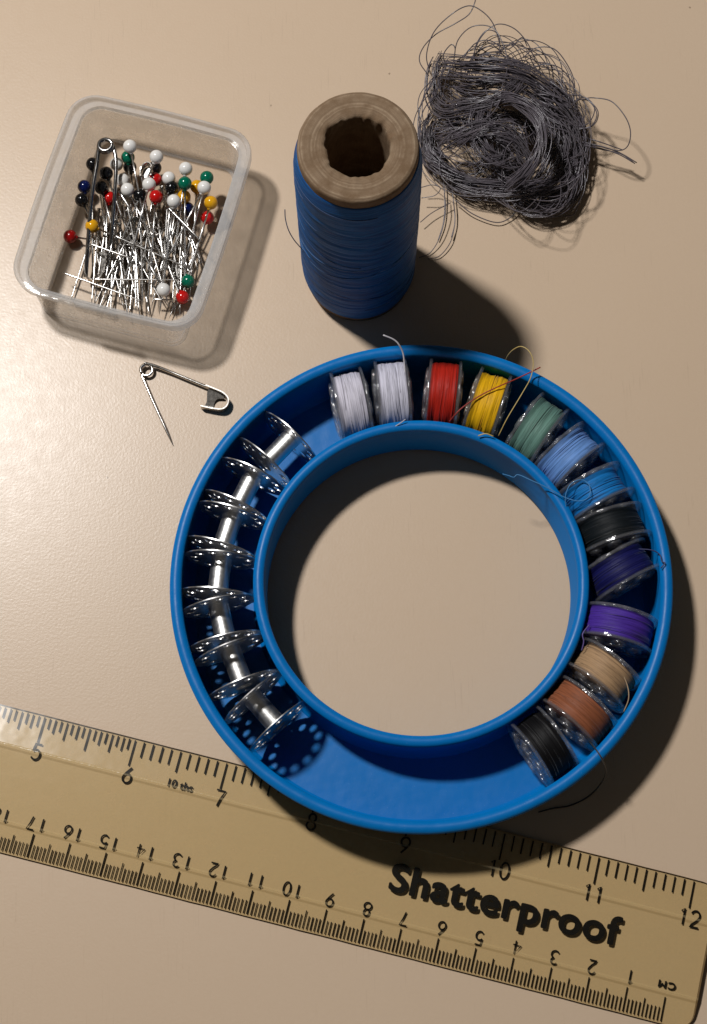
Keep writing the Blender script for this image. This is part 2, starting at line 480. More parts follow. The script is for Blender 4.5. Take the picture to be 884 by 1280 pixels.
prof_in = [(4.52, FL+.0005), (4.52, .02), (4.42, 0), (4.22, 0), (4.15, .05), (4.13, .2), (4.13, .8), (4.135, 1.4)]
prof_in += bead(4.275, HR-.15, .15, 210, -10, 14)
prof_in += [(4.40, 1.55), (4.365, 1.2), (4.355, .7), (4.38, .45), (4.43, .32), (4.48, .24)]
fnw = lambda r, h, a: (wob(a, r), h+.012*math.sin(2*a+1)*(h/HR))
mb = lathe(MB(), prof_out, 200, closed=True, fn=fnw); mb.build('outer_wall', M_RUB, ring, sharp=50)
mb = lathe(MB(), prof_in, 160, closed=True, fn=fnw); mb.build('inner_wall', M_RUB, ring, sharp=50)
mb = lathe(MB(), [(6.14, .02), (6.14, FL), (5.3, FL-.01), (4.5, FL), (4.5, .02)], 160, closed=True, fn=fnw); mb.build('channel_floor', M_RUB, ring, sharp=50)

# ------------------------------------------------------------------ bobbins
BR, BW, MW = 1.03, .97, 1.13     # flange radius, overall widths
def flange(nh, rh0, rh1, hole, rin, dome, th, rout=BR, lip=0.0):
    """disc with a ring of holes, in the YZ plane, outer face at +x"""
    rm = (rh0+rh1)/2; verts = {}; mb = MB()
    def P(r, a):
        x = dome*(1-(r/rout)**2)
        return (x, r*math.cos(a), r*math.sin(a))
    V = []; idx = {}
    def vid(r, a):
        k = (round(r, 4), round((a % (2*math.pi)), 4))
        if k[1] == round(2*math.pi, 4): k = (k[0], 0.0)
        if k not in idx: idx[k] = len(V); V.append(P(r, a))
        return idx[k]
    F = []; S = 4; da = 2*math.pi/nh
    for s in range(nh):
        ac = s*da; h0, h1 = -da/2, da/2
        sq = []
        for k in range(S): sq.append((rh0, h0+da*k/S))
        for k in range(S): sq.append((rh0+(rh1-rh0)*k/S, h1))
        for k in range(S): sq.append((rh1, h1-da*k/S))
        for k in range(S): sq.append((rh1-(rh1-rh0)*k/S, h0))
        inner = []
        for (r, a) in sq:
            ang = math.atan2(r-rm, a*rm)
            inner.append((rm+hole*math.sin(ang), hole*math.cos(ang)/rm))
        m = len(sq)
        for k in range(m):
            l = (k+1) % m
            F.append((vid(sq[k][0], ac+sq[k][1]), vid(sq[l][0], ac+sq[l][1]), vid(inner[l][0], ac+inner[l][1]), vid(inner[k][0], ac+inner[k][1])))
        for (ra, rb) in ((rin, rh0), (rh1, (rh1+rout)/2), ((rh1+rout)/2, rout)):
            for k in range(S):
                a, b = ac+h0+da*k/S, ac+h0+da*(k+1)/S
                F.append((vid(ra, a), vid(ra, b), vid(rb, b), vid(rb, a)))
    me = bpy.data.meshes.new('flange'); me.from_pydata(V, [], F)
    bm = bmesh.new(); bm.from_mesh(me)
    bmesh.ops.recalc_face_normals(bm, faces=bm.faces)
    bmesh.ops.solidify(bm, geom=bm.faces[:], thickness=th)
    bmesh.ops.recalc_face_normals(bm, faces=bm.faces)
    for f in bm.faces: f.smooth = True
    for e in bm.edges:
        if len(e.link_faces) == 2 and e.calc_face_angle(0) > R(40): e.smooth = False
    bm.to_mesh(me); bm.free(); return me
ME_FLM = flange(11, .56, .90, .118, .23, .025, .03)
ME_FLM.materials.append(M_FLMETAL)
ME_FLC = flange(6, .42, .78, .13, .20, .05, .075)
ME_FLC.materials.append(M_FLANGE)
def add_relief(me):  # relief added so the clear discs catch bright glints
    """raised collars round the holes, a hub collar and a thick outer bead"""
    mb = MB(); mb.v = [tuple(v.co) for v in me.vertices]; mb.f = [tuple(p.vertices) for p in me.polygons]; mb.m = [0]*len(mb.f)
    fx = lambda r: .05*(1-(r/BR)**2)
    for k in range(6):
        a = 2*math.pi*k/6; c = Vector((fx(.6)+.012, .6*math.cos(a), .6*math.sin(a)))
        e1 = Vector((-.06, math.cos(a), math.sin(a))).normalized(); e2 = Vector((0, -math.sin(a), math.cos(a)))
        tube(mb, [c+e1*(.16*math.cos(t*math.pi/10))+e2*(.16*math.sin(t*math.pi/10)) for t in range(20)], .045, 8, closed=True)
        pass
    for r_, w_ in ((.32, .05), (BR-.03, .036)):
        tube(mb, [Vector((fx(r_)+(.01 if r_ < .5 else -.02), r_*math.cos(t*math.pi/28), r_*math.sin(t*math.pi/28))) for t in range(56)], w_, 8, closed=True)
    return mb.mesh('flange', M_FLANGE)
ME_FLC = add_relief(ME_FLC); sharpen(ME_FLC, 45)
mb = lathe(MB(), [(.23, -.53), (.275, -.53), (.275, -.2), (.272, 0), (.275, .2), (.275, .53), (.23, .53)], 40, 'x', closed=True, off=(0, 0, BR))
ME_BAR = mb.mesh('barrel', M_BARREL); sharpen(ME_BAR, 40)
mb = lathe(MB(), [(.20, -.43), (.27, -.43), (.27, .43), (.20, .43)], 32, 'x', closed=True, off=(0, 0, BR))
ME_CORE = mb.mesh('core', M_FLANGE); sharpen(ME_CORE, 40)

def child(name, me, parent, loc=(0, 0, 0), rot=None):
    o = bpy.data.objects.new(name, me); col.objects.link(o); o.parent = parent
    o.location = loc
    if rot: o.rotation_euler = rot
    return o

ringI = ringM.inverted()
def ring_pose(px, py, z, yaw, rad, roll=0.0, lift=0.0, lean=0.0):
    """root matrix for a bobbin lying in the channel: local X along the channel"""
    w = ringI @ at(px, py, z+ROOTZ); a = math.atan2(w.y, w.x)
    p = Vector((rad*math.cos(a), rad*math.sin(a), FL+.012+lift))
    m = Matrix.Translation(p) @ Matrix.Rotation(a-math.pi/2+R(yaw), 4, 'Z') @ Matrix.Rotation(R(lean), 4, 'Y')
    spin = Matrix.Translation((0, 0, BR)) @ Matrix.Rotation(R(roll), 4, 'X') @ Matrix.Translation((0, 0, -BR))
    return ringM @ m @ spin

# -- empty metal bobbins (seven in a curved row)
MB_L = ['empty chrome bobbin first in the metal row, tilted nearest the white thread bobbins',
        'empty chrome bobbin second from the upper end of the metal row, beside the tilted one',
        'empty chrome bobbin third from the upper end of the metal row',
        'empty chrome bobbin in the middle of the seven metal ones',
        'empty chrome bobbin third from the lower end of the metal row',
        'empty chrome bobbin second from the lower end of the metal row',
        'empty chrome bobbin lowest in the metal row, casting a holed shadow on the tray floor']
MP = [(346, 558, 2, 5.36), (303, 610, 3, 5.38), (283, 662, -1, 5.38), (275, 719, -3, 5.38), (277, 777, 2, 5.38), (292, 834, -3, 5.36), (327, 892, 2, 5.34)]
proto = None
for i, (px, py, yaw, rad) in enumerate(MP):
    mw = ring_pose(px, py, 1.55, yaw, rad, roll=i*23+5)
    if proto is None:
        r = thing('metal_bobbin', MB_L[i], 'bobbin', mw, 'empty metal bobbins in the blue ring')
        child('barrel', ME_BAR, r)
        child('flange', ME_FLM, r, (MW/2-.05, 0, BR)); child('flange', ME_FLM, r, (-MW/2+.05, 0, BR), (0, 0, math.pi))
        proto = r
    else:
        r = proto.copy(); col.objects.link(r); r.matrix_world = mw; r['label'] = MB_L[i]
        for ch in list(proto.children):
            c = ch.copy(); col.objects.link(c); c.parent = r

# -- thread bobbins
def winding(c, col_, rw, half, seed, axis=0, uneven=.02):
    rr = random.Random(seed); mb = MB(); k = 46
    ph = [rr.uniform(0, 6.28) for _ in range(4)]
    prof = [(.26, -half)]
    for i in range(k+1):
        x = -half+2*half*i/k
        e = (abs(x)/half)
        r = rw-uneven*1.2*max(0, e-.8)/.2+uneven*.5*math.sin(x*9+ph[0])+.006*math.sin(x*31+ph[1])+rr.uniform(-.006, .006)
        prof.append((r, x))
    prof.append((.26, half))
    fn = lambda r, h, a: (r+(.010*math.sin(2*a+ph[2]+h*3)+.006*math.sin(5*a+ph[3]+h*11) if r > .3 else 0), h+(.008*math.sin(a+ph[1]) if r > .3 else 0))
    lathe(mb, prof, 72, 'x', off=(0, 0, BR), fn=fn)
    for t in range(7):
        x0 = rr.uniform(-half*.85, half*.85); ti = rr.gauss(0, .035); p0 = rr.uniform(0, 6.28); a0 = rr.uniform(0, 6.28); span = rr.uniform(2.2, 6.2)
        tube(mb, [Vector((max(-half, min(half, x0+ti*math.sin(a0+span*k/40+p0))), (rw+.006)*math.cos(a0+span*k/40), (rw+.006)*math.sin(a0+span*k/40)+BR)) for k in range(41)], .0095, 4, cap=False, mi=1+t % 2)
    return mb.mesh('thread_winding', [c, m_strand('pale_strand', tuple(min(1, v*1.18+.004) for v in col_[:3])+(1,)), m_strand('deep_strand', tuple(v*.74 for v in col_[:3])+(1,))])

def world_tube(name, mat, root, pts, r, n=6, sub=6, closed=False, fuzz=0.0):
    P = catmull(pts, sub, closed)
    if fuzz: P = [p+Vector((rnd.uniform(-1, 1), rnd.uniform(-1, 1), rnd.uniform(-1, 1)))*fuzz for p in P]
    inv = root.matrix_world.inverted() if root else Matrix()
    mb = MB(); tube(mb, [inv @ p for p in P], r, n)
    return mb.build(name, mat, root)

def z7(x, y, z): return at(400+x/3.157, 410+y/3.157, z)
def z8(x, y, z): return at(600+x/3.536, 460+y/3.536, z)
def zz1(x, y, z): return at(600+x/3.1127, 720+y/3.1127, z)

TB = [ # px, py, yaw, colour, winding radius, label, roll, lean
 (442, 503, -9, lin(206, 202, 214), .90, 'clear bobbin of white thread nearest the metal bobbins', 0),
 (493, 494, -2, lin(204, 202, 216), .93, 'clear bobbin of white thread beside the red one, loose end rising from it', 20),
 (554, 491, 1, lin(176, 34, 20), .92, 'clear bobbin of bright red thread between white and yellow', 40),
 (608, 503, 2, lin(228, 174, 16), .89, 'clear bobbin of golden yellow thread with a loop over the tray rim', 10),
 (667, 537, 1, lin(98, 134, 122), .88, 'clear bobbin of sage green thread next to the yellow one', 50),
 (709, 567, 1, lin(104, 146, 208), .86, 'clear bobbin of pale blue thread beside the sage green one', 33),
 (741, 612, 0, lin(22, 118, 190), .82, 'clear bobbin of bright blue thread with a curled loose end', 15),
 (767, 655, 1, lin(16, 22, 26), .86, 'clear bobbin of blackish green thread between bright blue and navy', 44),
 (781, 706, 25, lin(20, 22, 82), .86, 'clear bobbin of navy thread turned askew with a bare clear flange showing', 5),
 (775, 780, -2, lin(72, 44, 146), .92, 'clear bobbin of purple thread below the navy one', 25),
 (757, 838, -12, lin(170, 138, 104), .84, 'clear bobbin of beige thread between purple and brown', 12),
 (729, 889, -2, lin(142, 84, 56), .90, 'clear bobbin of copper brown thread between beige and black', 37),
 (687, 935, -2, lin(13, 12, 14), .84, 'clear bobbin of black thread last in the row by the empty stretch of tray', 55),
]
WM = .375
roots = []
for i, (px, py, yaw, c, rw, lab, roll) in enumerate(TB):
    mw = ring_pose(px, py, 1.98, yaw, 5.365, roll=roll)
    r = thing('thread_bobbin', lab, 'bobbin', mw, 'thread filled clear bobbins in the blue ring')
    mt = m_thread('bobbin_thread', c, 0, 26, .5)
    child('thread_winding', winding(mt, c, rw, WM, 100+i), r)
    child('flange', ME_FLC, r, (BW/2-.05, 0, BR)); child('flange', ME_FLC, r, (-BW/2+.05, 0, BR), (0, 0, math.pi))
    child('core', ME_CORE, r)
    roots.append((r, mt))
bpy.context.view_layer.update()
TR = .0155
w_white = m_strand('white_strand', lin(214, 210, 216)); w_yel = m_strand('yellow_strand', lin(214, 186, 110)); w_red = m_strand('red_strand', lin(170, 40, 26))
w_blue = m_strand('blue_strand', lin(60, 140, 200)); w_blk = m_strand('black_strand', lin(22, 18, 16)); w_bei = m_strand('beige_strand', lin(190, 160, 124))
w_pur = m_strand('purple_strand', lin(110, 90, 160)); w_nav = m_strand('navy_strand', lin(24, 28, 90))
world_tube('thread_tail', w_white, roots[1][0], [z7(338, 215, 2.06), z7(334, 150, 2.12), z7(328, 100, 2.3), z7(312, 66, 2.5), z7(290, 45, 2.6), z7(250, 28, 2.7)], .022)
world_tube('thread_tail', w_white, roots[1][0], [z7(290, 392, 1.9), z7(312, 379, 2.0), z7(338, 360, 2.08)], .014)
world_tube('thread_tail', w_red, roots[2][0], [z7(512, 368, 1.95), z7(535, 340, 2.12), z7(570, 308, 2.2), z7(630, 268, 2.22), z7(700, 233, 2.24), z7(770, 203, 2.2), z7(830, 175, 2.2), z7(870, 155, 2.2)], .019)
world_tube('thread_tail', w_yel, roots[3][0], [z7(705, 425, 1.7), z7(740, 355, 1.98), z7(800, 255, 2.16), z7(832, 195, 2.3), z7(842, 135, 2.4), z7(826, 92, 2.45), z7(795, 73, 2.4), z7(765, 84, 2.2), z7(742, 108, 1.8), z7(728, 140, 1.2)], .014)
world_tube('thread_tail', w_yel, roots[3][0], [z7(625, 425, 2.05), z7(655, 417, 2.1), z7(685, 428, 2.05)], .018)
world_tube('thread_tail', w_blue, roots[6][0], [z8(100, 468, 2.1), z8(128, 476, 2.1), z8(150, 483, 2.1), z8(170, 472, 2.12), z8(230, 498, 2.14), z8(300, 530, 2.14), z8(375, 572, 2.12), z8(440, 588, 2.16), z8(483, 568, 2.2), z8(484, 520, 2.2), z8(450, 494, 2.2), z8(405, 510, 2.2), z8(382, 550, 2.15), z8(378, 590, 2.08), z8(386, 625, 1.9)], .013)
world_tube('thread_tail', w_nav, roots[8][0], [z8(700, 800, 1.9), z8(760, 805, 1.98), z8(795, 825, 2.0), z8(805, 855, 2.05), z8(818, 862, 2.08), z8(800, 885, 2.05)], .016)
world_tube('thread_tail', w_pur, roots[9][0], [zz1(425, 190, 2.0), zz1(400, 225, 2.05), zz1(404, 255, 2.0), zz1(396, 290, 1.9)], .016)
world_tube('thread_tail', w_bei, roots[10][0], [zz1(498, 322, 2.06), zz1(545, 368, 2.05), zz1(572, 420, 2.0), zz1(579, 475, 1.95), zz1(560, 528, 1.8)], .016)
world_tube('thread_tail', w_blk, roots[12][0], [zz1(395, 600, 1.7), zz1(440, 660, 1.98), zz1(462, 690, 2.1), zz1(480, 722, 2.0), zz1(490, 762, 1.2), zz1(470, 808, .5), zz1(422, 858, .05), zz1(352, 893, .03), zz1(285, 904, .03), zz1(228, 919, .03)], .019)

# ------------------------------------------------------------------ big thread spool
SC = at(448.5, 341, 0); SH = 7.8
spool = thing('thread_spool', 'tall cardboard tube spool wound with dark blue thread, standing upright', 'thread spool', Matrix.Translation(SC))
def jag(a, amp, k, s): return amp*noise.noise((math.cos(a)*k, math.sin(a)*k, s))
def fn_t(r, h, a):
    if r < 1.0: # torn inner edge
        e = jag(a, .07, 2.2, 1)+jag(a, .035, 6, 2)
        if h > SH-.3: r = r+e+(.10 if abs(a-2.55) < .28 else 0)*(1-abs(a-2.55)/.28)
        if h > SH-.1: h += jag(a, .03, 6, 5)
    elif h > SH-.5: r += jag(a, .012, 5, 3)
    if h > SH-.2 and r >= 1: h += jag(a, .02, 4, 9)
    return r, h
prof = [(.80, .02), (1.50, .02), (1.50, SH-.30), (1.50, SH-.14)]+[(1.50-.13*(1-math.cos(R(b))), SH-.13+.13*math.sin(R(b))) for b in range(15, 91, 15)]
prof += [(1.30, SH), (1.2, SH+.004), (1.1, SH), (.98, SH-.005), (.88, SH-.02), (.82, SH-.045), (.79, SH-.10), (.78, SH-.28), (.78, SH-.6), (.79, SH-2), (.80, 3)]
lathe(MB(), prof, 220, closed=True, fn=fn_t).build('tube', M_CARD, spool)
mbw = MB(); k = 150; z0, z1 = .06, SH-.36
prof = [(1.49, z0)]
rs = random.Random(5)
for i in range(k+1):
    f = i/k; z = z0+(z1-z0)*f
    rr_ = 1.60+.02*math.sin(f*3.1)
    if f < .10: rr_ -= .16*(1-f/.10)**2
    if f > .93: rr_ -= .085*((f-.93)/.07)**1.6
    rr_ += rs.uniform(-.005, .005)
    prof.append((rr_, z))
prof.append((1.49, z1+.01))
grooves = [(1.05, .018), (1.62, .012), (2.5, .014), (3.25, .016), (4.3, .018), (5.0, .012), (5.75, .014)]
def fn_w(r, h, a):
    if r < 1.5: return r, h
    for gz, gd in grooves:
        d = h-gz-.30*math.sin(a+2.2+gz*.35)-.05*math.sin(2*a+gz)
        r -= 1.7*gd*math.exp(-(d/.05)**2)-gd*.7*math.exp(-((d-.12)/.07)**2)
    return r+.006*math.sin(h*13+a), h
lathe(mbw, prof, 160, fn=fn_w)
def m_spoolthread():
    m, nt, out = newmat('spool_thread')
    tc = N(nt, 'ShaderNodeTexCoord')
    rot = N(nt, 'ShaderNodeMapping'); rot.inputs['Rotation'].default_value = (R(7), R(4), 0); nt.links.new(tc.outputs['Object'], rot.inputs['Vector'])
    mp = N(nt, 'ShaderNodeMapping'); mp.inputs['Scale'].default_value = (.8, .8, 26); nt.links.new(rot.outputs[0], mp.inputs['Vector'])
    mp2 = N(nt, 'ShaderNodeMapping'); mp2.inputs['Rotation'].default_value = (R(-9), R(-5), 0); mp2.inputs['Scale'].default_value = (.8, .8, 5); nt.links.new(tc.outputs['Object'], mp2.inputs['Vector'])
    n1 = noise_tex(nt, mp.outputs[0], 1, 2, .6); n2 = noise_tex(nt, mp2.outputs[0], 1, 3, .6)
    c = lin(14, 84, 148)
    base = ramp(nt, n1, [(.28, lin(6, 60, 118)), (.5, c), (.75, lin(28, 106, 172))])
    base = mixc(nt, ramp(nt, n2, [(.3, (1, 1, 1)), (.45, (0, 0, 0))]), base, lin(8, 62, 122))
    nr = bump(nt, n1, .7, .02); nr = bump(nt, n2, .4, .03, nr); nr = bump(nt, noise_tex(nt, tc.outputs['Object'], 50, 2), .3, .01, nr)
    principled(nt, out, base, .6, 0, .22, nr); return m
M_SPT = m_spoolthread()
rs = random.Random(8)
for t in range(26):
    zc_ = rs.uniform(.7, z1-.5); ti = rs.choice((-1, 1))*rs.uniform(.15, .42); p0 = rs.uniform(0, 6.28); a0 = rs.uniform(0, 6.28); span = rs.uniform(1.0, 3.4)
    P = []
    for k in range(31):
        a = a0+span*k/30; z = min(max(zc_+ti*math.sin(a+p0), .6), z1-.45)
        f = (z-z0)/(z1-z0); q = fn_w(1.60+.02*math.sin(f*3.1)-(.16*(1-f/.10)**2 if f < .1 else 0), z, a)[0]+.004
        P.append((q*math.cos(a), q*math.sin(a), z))
    tube(mbw, P, .010, 4, cap=False, mi=1+t % 2)
mbw.build('thread_winding', [M_SPT, m_strand('spool_pale_strand', lin(34, 104, 166)), m_strand('spool_deep_strand', lin(10, 70, 128))], spool)
def z3(x, y, z): return at(330+x/3.274, 90+y/3.274, z)
world_tube('thread_tail', m_strand('spool_strand', lin(22, 44, 84)), spool, [z3(86, 562, 3.6), z3(88, 600, 3.5), z3(100, 645, 3.4), z3(122, 685, 3.2), z3(150, 718, 3.0), z3(172, 742, 2.8)], .014)

# ------------------------------------------------------------------ grey thread tangle
M_GREY = m_strand('grey_thread', lin(98, 91, 98), .28)
tang = thing('thread_tangle', 'tangled nest of loose dark grey thread beside the blue thread spool', 'tangled thread', Matrix.Translation(at(640, 180, 0)))
TI = Matrix.Translation(at(640, 180, 0)).inverted()
def z4(x, y, z): return TI @ at(500+x/2.7625, y/2.7625, z)
def bundle(mb, pts, n, spread, seed, r=.0135, sub=6, stray=.30):
    rr = random.Random(seed); base = catmull([z4(*p) for p in pts], sub); m = len(base)
    tw = rr.uniform(.5, 2.2)
    for s in range(n):
        rad = spread*math.sqrt(rr.random()); ph = rr.uniform(0, 6.28); fly = spread*(1.6 if rr.random() < stray else .5)
        a0, a1 = rr.uniform(-.02, .10), 1-rr.uniform(-.02, .10)
        P = []; ox = rr.uniform(0, 99)
        for i, b in enumerate(base):
            f = i/(m-1)
            if f < a0 or f > a1: continue
            t = (base[min(i+1, m-1)]-base[max(i-1, 0)]).normalized()
            sd = t.cross(Vector((0, 0, 1))).normalized(); up = sd.cross(t)
            ang = ph+tw*f*3+.6*math.sin(f*5+ox)
            q = b+sd*(rad*math.cos(ang))+up*(rad*.8*math.sin(ang))
            nv = noise.noise_vector((f*2.1+ox, ox*.7, s*.13))
            q = q+nv*fly*.8
            q.z = max(q.z, .02+.02*rr.random())
            P.append(q)
        if len(P) > 3: tube(mb, P, r*rr.uniform(.7, 1.4), 4, cap=False)
core = MB()
B = [
 ([(115, 225, .5), (170, 232, 1.1), (250, 240, 1.5), (340, 245, 1.7), (420, 262, 1.6), (485, 300, 1.3), (545, 350, 1.1), (590, 410, .9), (615, 480, .7), (618, 550, .5), (585, 610, .4)], 80, .30),
 ([(150, 190, .7), (122, 250, .7), (118, 330, .6), (150, 375, .9), (215, 368, 1.3), (300, 350, 1.6), (375, 322, 1.8), (420, 290, 1.5)], 60, .24),
 ([(120, 400, .4), (92, 450, .4), (95, 530, .4), (140, 590, .5), (215, 635, .6), (310, 655, .7), (410, 662, .8), (490, 650, .8), (560, 620, .7), (612, 560, .5)], 80, .24),
 ([(310, 345, 1.5), (385, 340, 2.0), (445, 375, 2.2), (478, 425, 2.3), (488, 490, 2.2), (470, 550, 2.1), (430, 602, 1.8), (368, 648, 1.3)], 70, .16),
 ([(585, 470, .4), (610, 560, .4), (600, 640, .45), (555, 705, .5), (490, 722, .5), (435, 700, .5), (405, 650, .6)], 80, .26),
 ([(110, 440, .4), (180, 450, .6), (250, 475, .7), (290, 540, .7), (340, 585, .7), (410, 600, .6), (460, 560, .5)], 60, .34),
 ([(405, 410, 1.0), (380, 470, 1.0), (355, 540, 1.1), (365, 605, 1.0), (430, 640, .8)], 50, .22),
 ([(470, 300, 1.2), (530, 380, 1.2), (570, 450, 1.0), (560, 520, .8), (520, 560, .5)], 80, .36),
 ([(130, 420, .5), (210, 425, .7), (290, 430, .9), (360, 420, 1.1), (430, 440, .9), (455, 500, .6)], 60, .32),
 ([(100, 490, .3), (130, 560, .4), (190, 625, .4), (260, 650, .5), (330, 640, .6), (390, 600, .7)], 50, .26),
 ([(180, 270, .8), (260, 290, 1.1), (350, 290, 1.3), (440, 330, 1.2), (510, 400, 1.0), (540, 490, .8), (510, 580, .6), (440, 660, .5)], 70, .36),
 ([(140, 300, .5), (200, 330, .8), (280, 380, 1.0), (330, 450, .9), (330, 530, .7), (280, 590, .5), (200, 600, .4)], 55, .30),
 ([(560, 440, .7), (590, 500, .8), (600, 570, .6), (570, 640, .5), (500, 690, .5)], 60, .22),
 ([(130, 505, .9), (210, 470, 1.4), (310, 455, 1.7), (395, 490, 1.6), (450, 570, 1.2)], 60, .26),
 ([(300, 360, 1.4), (270, 430, 1.5), (290, 510, 1.5), (350, 560, 1.3), (430, 580, 1.0)], 50, .24),
 ([(240, 205, .9), (320, 200, 1.2), (400, 215, 1.3), (450, 250, 1.1)], 26, .16),
]
for i, (p, n_, sp) in enumerate(B):
    if i in (5, 11): n_ *= .5   # thinner wisps
    bundle(core, p, int(n_*.60), sp*1.12, 31+i)
core.build('thread_mass', M_GREY, tang)
loops = MB()
LP = [
 [(262, -14, 1.9), (258, 10, 1.9), (238, 50, 1.8), (190, 82, 1.7), (125, 118, 1.5), (80, 165, 1.2), (68, 212, 1.0), (100, 262, .8)],
 [(105, 255, .8), (92, 190, 1.2), (118, 110, 1.6), (180, 48, 1.9), (238, 20, 2.0), (285, 40, 2.0), (322, 82, 1.9), (345, 150, 1.6)],
 [(185, 215, 1.0), (200, 140, 1.4), (250, 92, 1.7), (318, 95, 1.8), (355, 150, 1.8), (372, 225, 1.8), (350, 310, 1.8)],
 [(245, 215, 1.2), (278, 132, 1.6), (332, 85, 1.8), (392, 97, 1.8), (440, 148, 1.6), (470, 215, 1.3)],
 [(425, 200, 1.3), (468, 166, 1.5), (530, 168, 1.6), (575, 218, 1.5), (602, 282, 1.3), (598, 350, 1.0)],
 [(450, 235, 1.2), (508, 222, 1.4), (560, 240, 1.4), (605, 298, 1.1)],
 [(535, 335, 1.2), (615, 328, 1.5), (662, 358, 1.6), (680, 400, 1.5), (655, 440, 1.2), (608, 440, 1.0)],
 [(580, 380, 1.2), (632, 335, 1.5), (672, 372, 1.5), (652, 425, 1.2), (605, 436, 1.0)],
 [(590, 350, 1.2), (645, 345, 1.5), (684, 385, 1.5), (668, 432, 1.2), (600, 450, 1.0)],
 [(640, 340, 1.4), (670, 338, 1.6), (730, 350, 1.7), (776, 400, 1.7), (796, 452, 1.6), (788, 502, 1.4), (756, 520, 1.2), (700, 506, 1.0), (630, 490, .8)],
 [(625, 495, .8), (700, 508, .8), (760, 528, .75), (818, 562, .7)],
 [(625, 500, .8), (700, 514, .85), (758, 534, .8), (812, 565, .75)],
 [(620, 470, .8), (690, 490, 1.0), (770, 518, .9)],
 [(600, 480, .8), (680, 512, .8), (760, 530, .8), (806, 560, .7)],
 [(115, 285, .7), (76, 350, .8), (62, 422, .7), (70, 520, .6), (102, 592, .4)],
 [(120, 330, .8), (82, 380, .8), (70, 440, .7), (80, 540, .5), (130, 610, .3)],
 [(130, 250, .9), (86, 330, .9), (66, 400, .8), (78, 480, .6)],
 [(160, 225, 1.1), (150, 190, 1.4), (175, 155, 1.6), (190, 165, 1.6), (188, 200, 1.4)],
 [(150, 610, .3), (155, 700, .2), (150, 770, .15), (132, 830, .1)],
 [(180, 650, .3), (190, 760, .2), (178, 820, .15)],
 [(190, 690, .3), (250, 738, .2), (330, 768, .15), (380, 752, .15), (412, 712, .25)],
 [(540, 562, .8), (590, 545, .9), (642, 530, .8)],
 [(620, 600, .4), (625, 660, .3), (605, 735, .2), (570, 748, .2)],
 [(200, 440, 1.1), (260, 430, 1.5), (320, 390, 1.8), (350, 340, 2.0)],
 [(170, 460, .9), (240, 445, 1.3), (300, 410, 1.6), (322, 350, 1.9)],
 [(220, 200, 1.2), (260, 150, 1.5), (310, 140, 1.6), (372, 170, 1.5), (420, 130, 1.5), (440, 160, 1.4)],
 [(255, 200, 1.2), (265, 150, 1.5), (300, 105, 1.7), (340, 120, 1.7), (345, 180, 1.5)],
]
for q in LP: tube(loops, catmull([z4(*p) for p in q], 8), .0165, 5)
rr = random.Random(12)
for i in range(44):   # springy arcs standing off the outline
    a = rr.choice((rr.uniform(-2.9, -.1), rr.uniform(-2.6, .7), rr.uniform(0, 6.28))); sp_ = rr.uniform(.25, .75); k_ = rr.uniform(1.0, 1.22)
    q = []
    for k in range(9):
        f = k/8; th = a+sp_*(f-.5)*2; b_ = .80+(k_-.80)*math.sin(math.pi*f)+.05*math.sin(f*7+i)
        q.append((355+262*b_*math.cos(th), 455+275*b_*math.sin(th), .5+.9*math.sin(math.pi*f)*rr.uniform(.95, 1.05)))
    tube(loops, catmull([z4(*p) for p in q], 6), .0135, 4)
for i in range(34):   # wild strands crossing the mass
    a = rr.uniform(0, 6.28); cx_, cy_ = 340+rr.gauss(0, 110), 420+rr.gauss(0, 110)
    rx, ry = rr.uniform(40, 150), rr.uniform(40, 130); rot = rr.uniform(0, 3.14); span = rr.uniform(2, 5)
    q = []
    for k in range(9):
        th = a+span*k/8; x, y = rx*math.cos(th), ry*math.sin(th)
        X, Y = cx_+x*math.cos(rot)-y*math.sin(rot), cy_+x*math.sin(rot)+y*math.cos(rot)
        d = math.hypot((X-355)/265, (Y-450)/265)
        if d > 1: X, Y = 355+(X-355)/d, 450+(Y-450)/d
        q.append((X, Y, max(.1, (1.55+.25*math.sin(th*1.3+i))*(1-.6*min(1, d)**2))))
    tube(loops, catmull([z4(*p) for p in q], 5), .0145, 4)
for q in ([(645, 472, .5), (690, 462, .6), (722, 476, .6), (700, 505, .5), (645, 516, .4)], [(738, 495, .5), (744, 570, .4), (722, 670, .25), (682, 738, .1), (635, 760, .05)],
          [(775, 530, .3), (782, 600, .2), (766, 690, .15), (720, 752, .1), (672, 765, .05)], [(640, 615, .3), (690, 575, .3), (765, 535, .3)]):
    tube(loops, [TI @ p for p in catmull([z3(*p) for p in q], 8)], .0135, 5)
loops.build('loose_loops', M_GREY, tang)

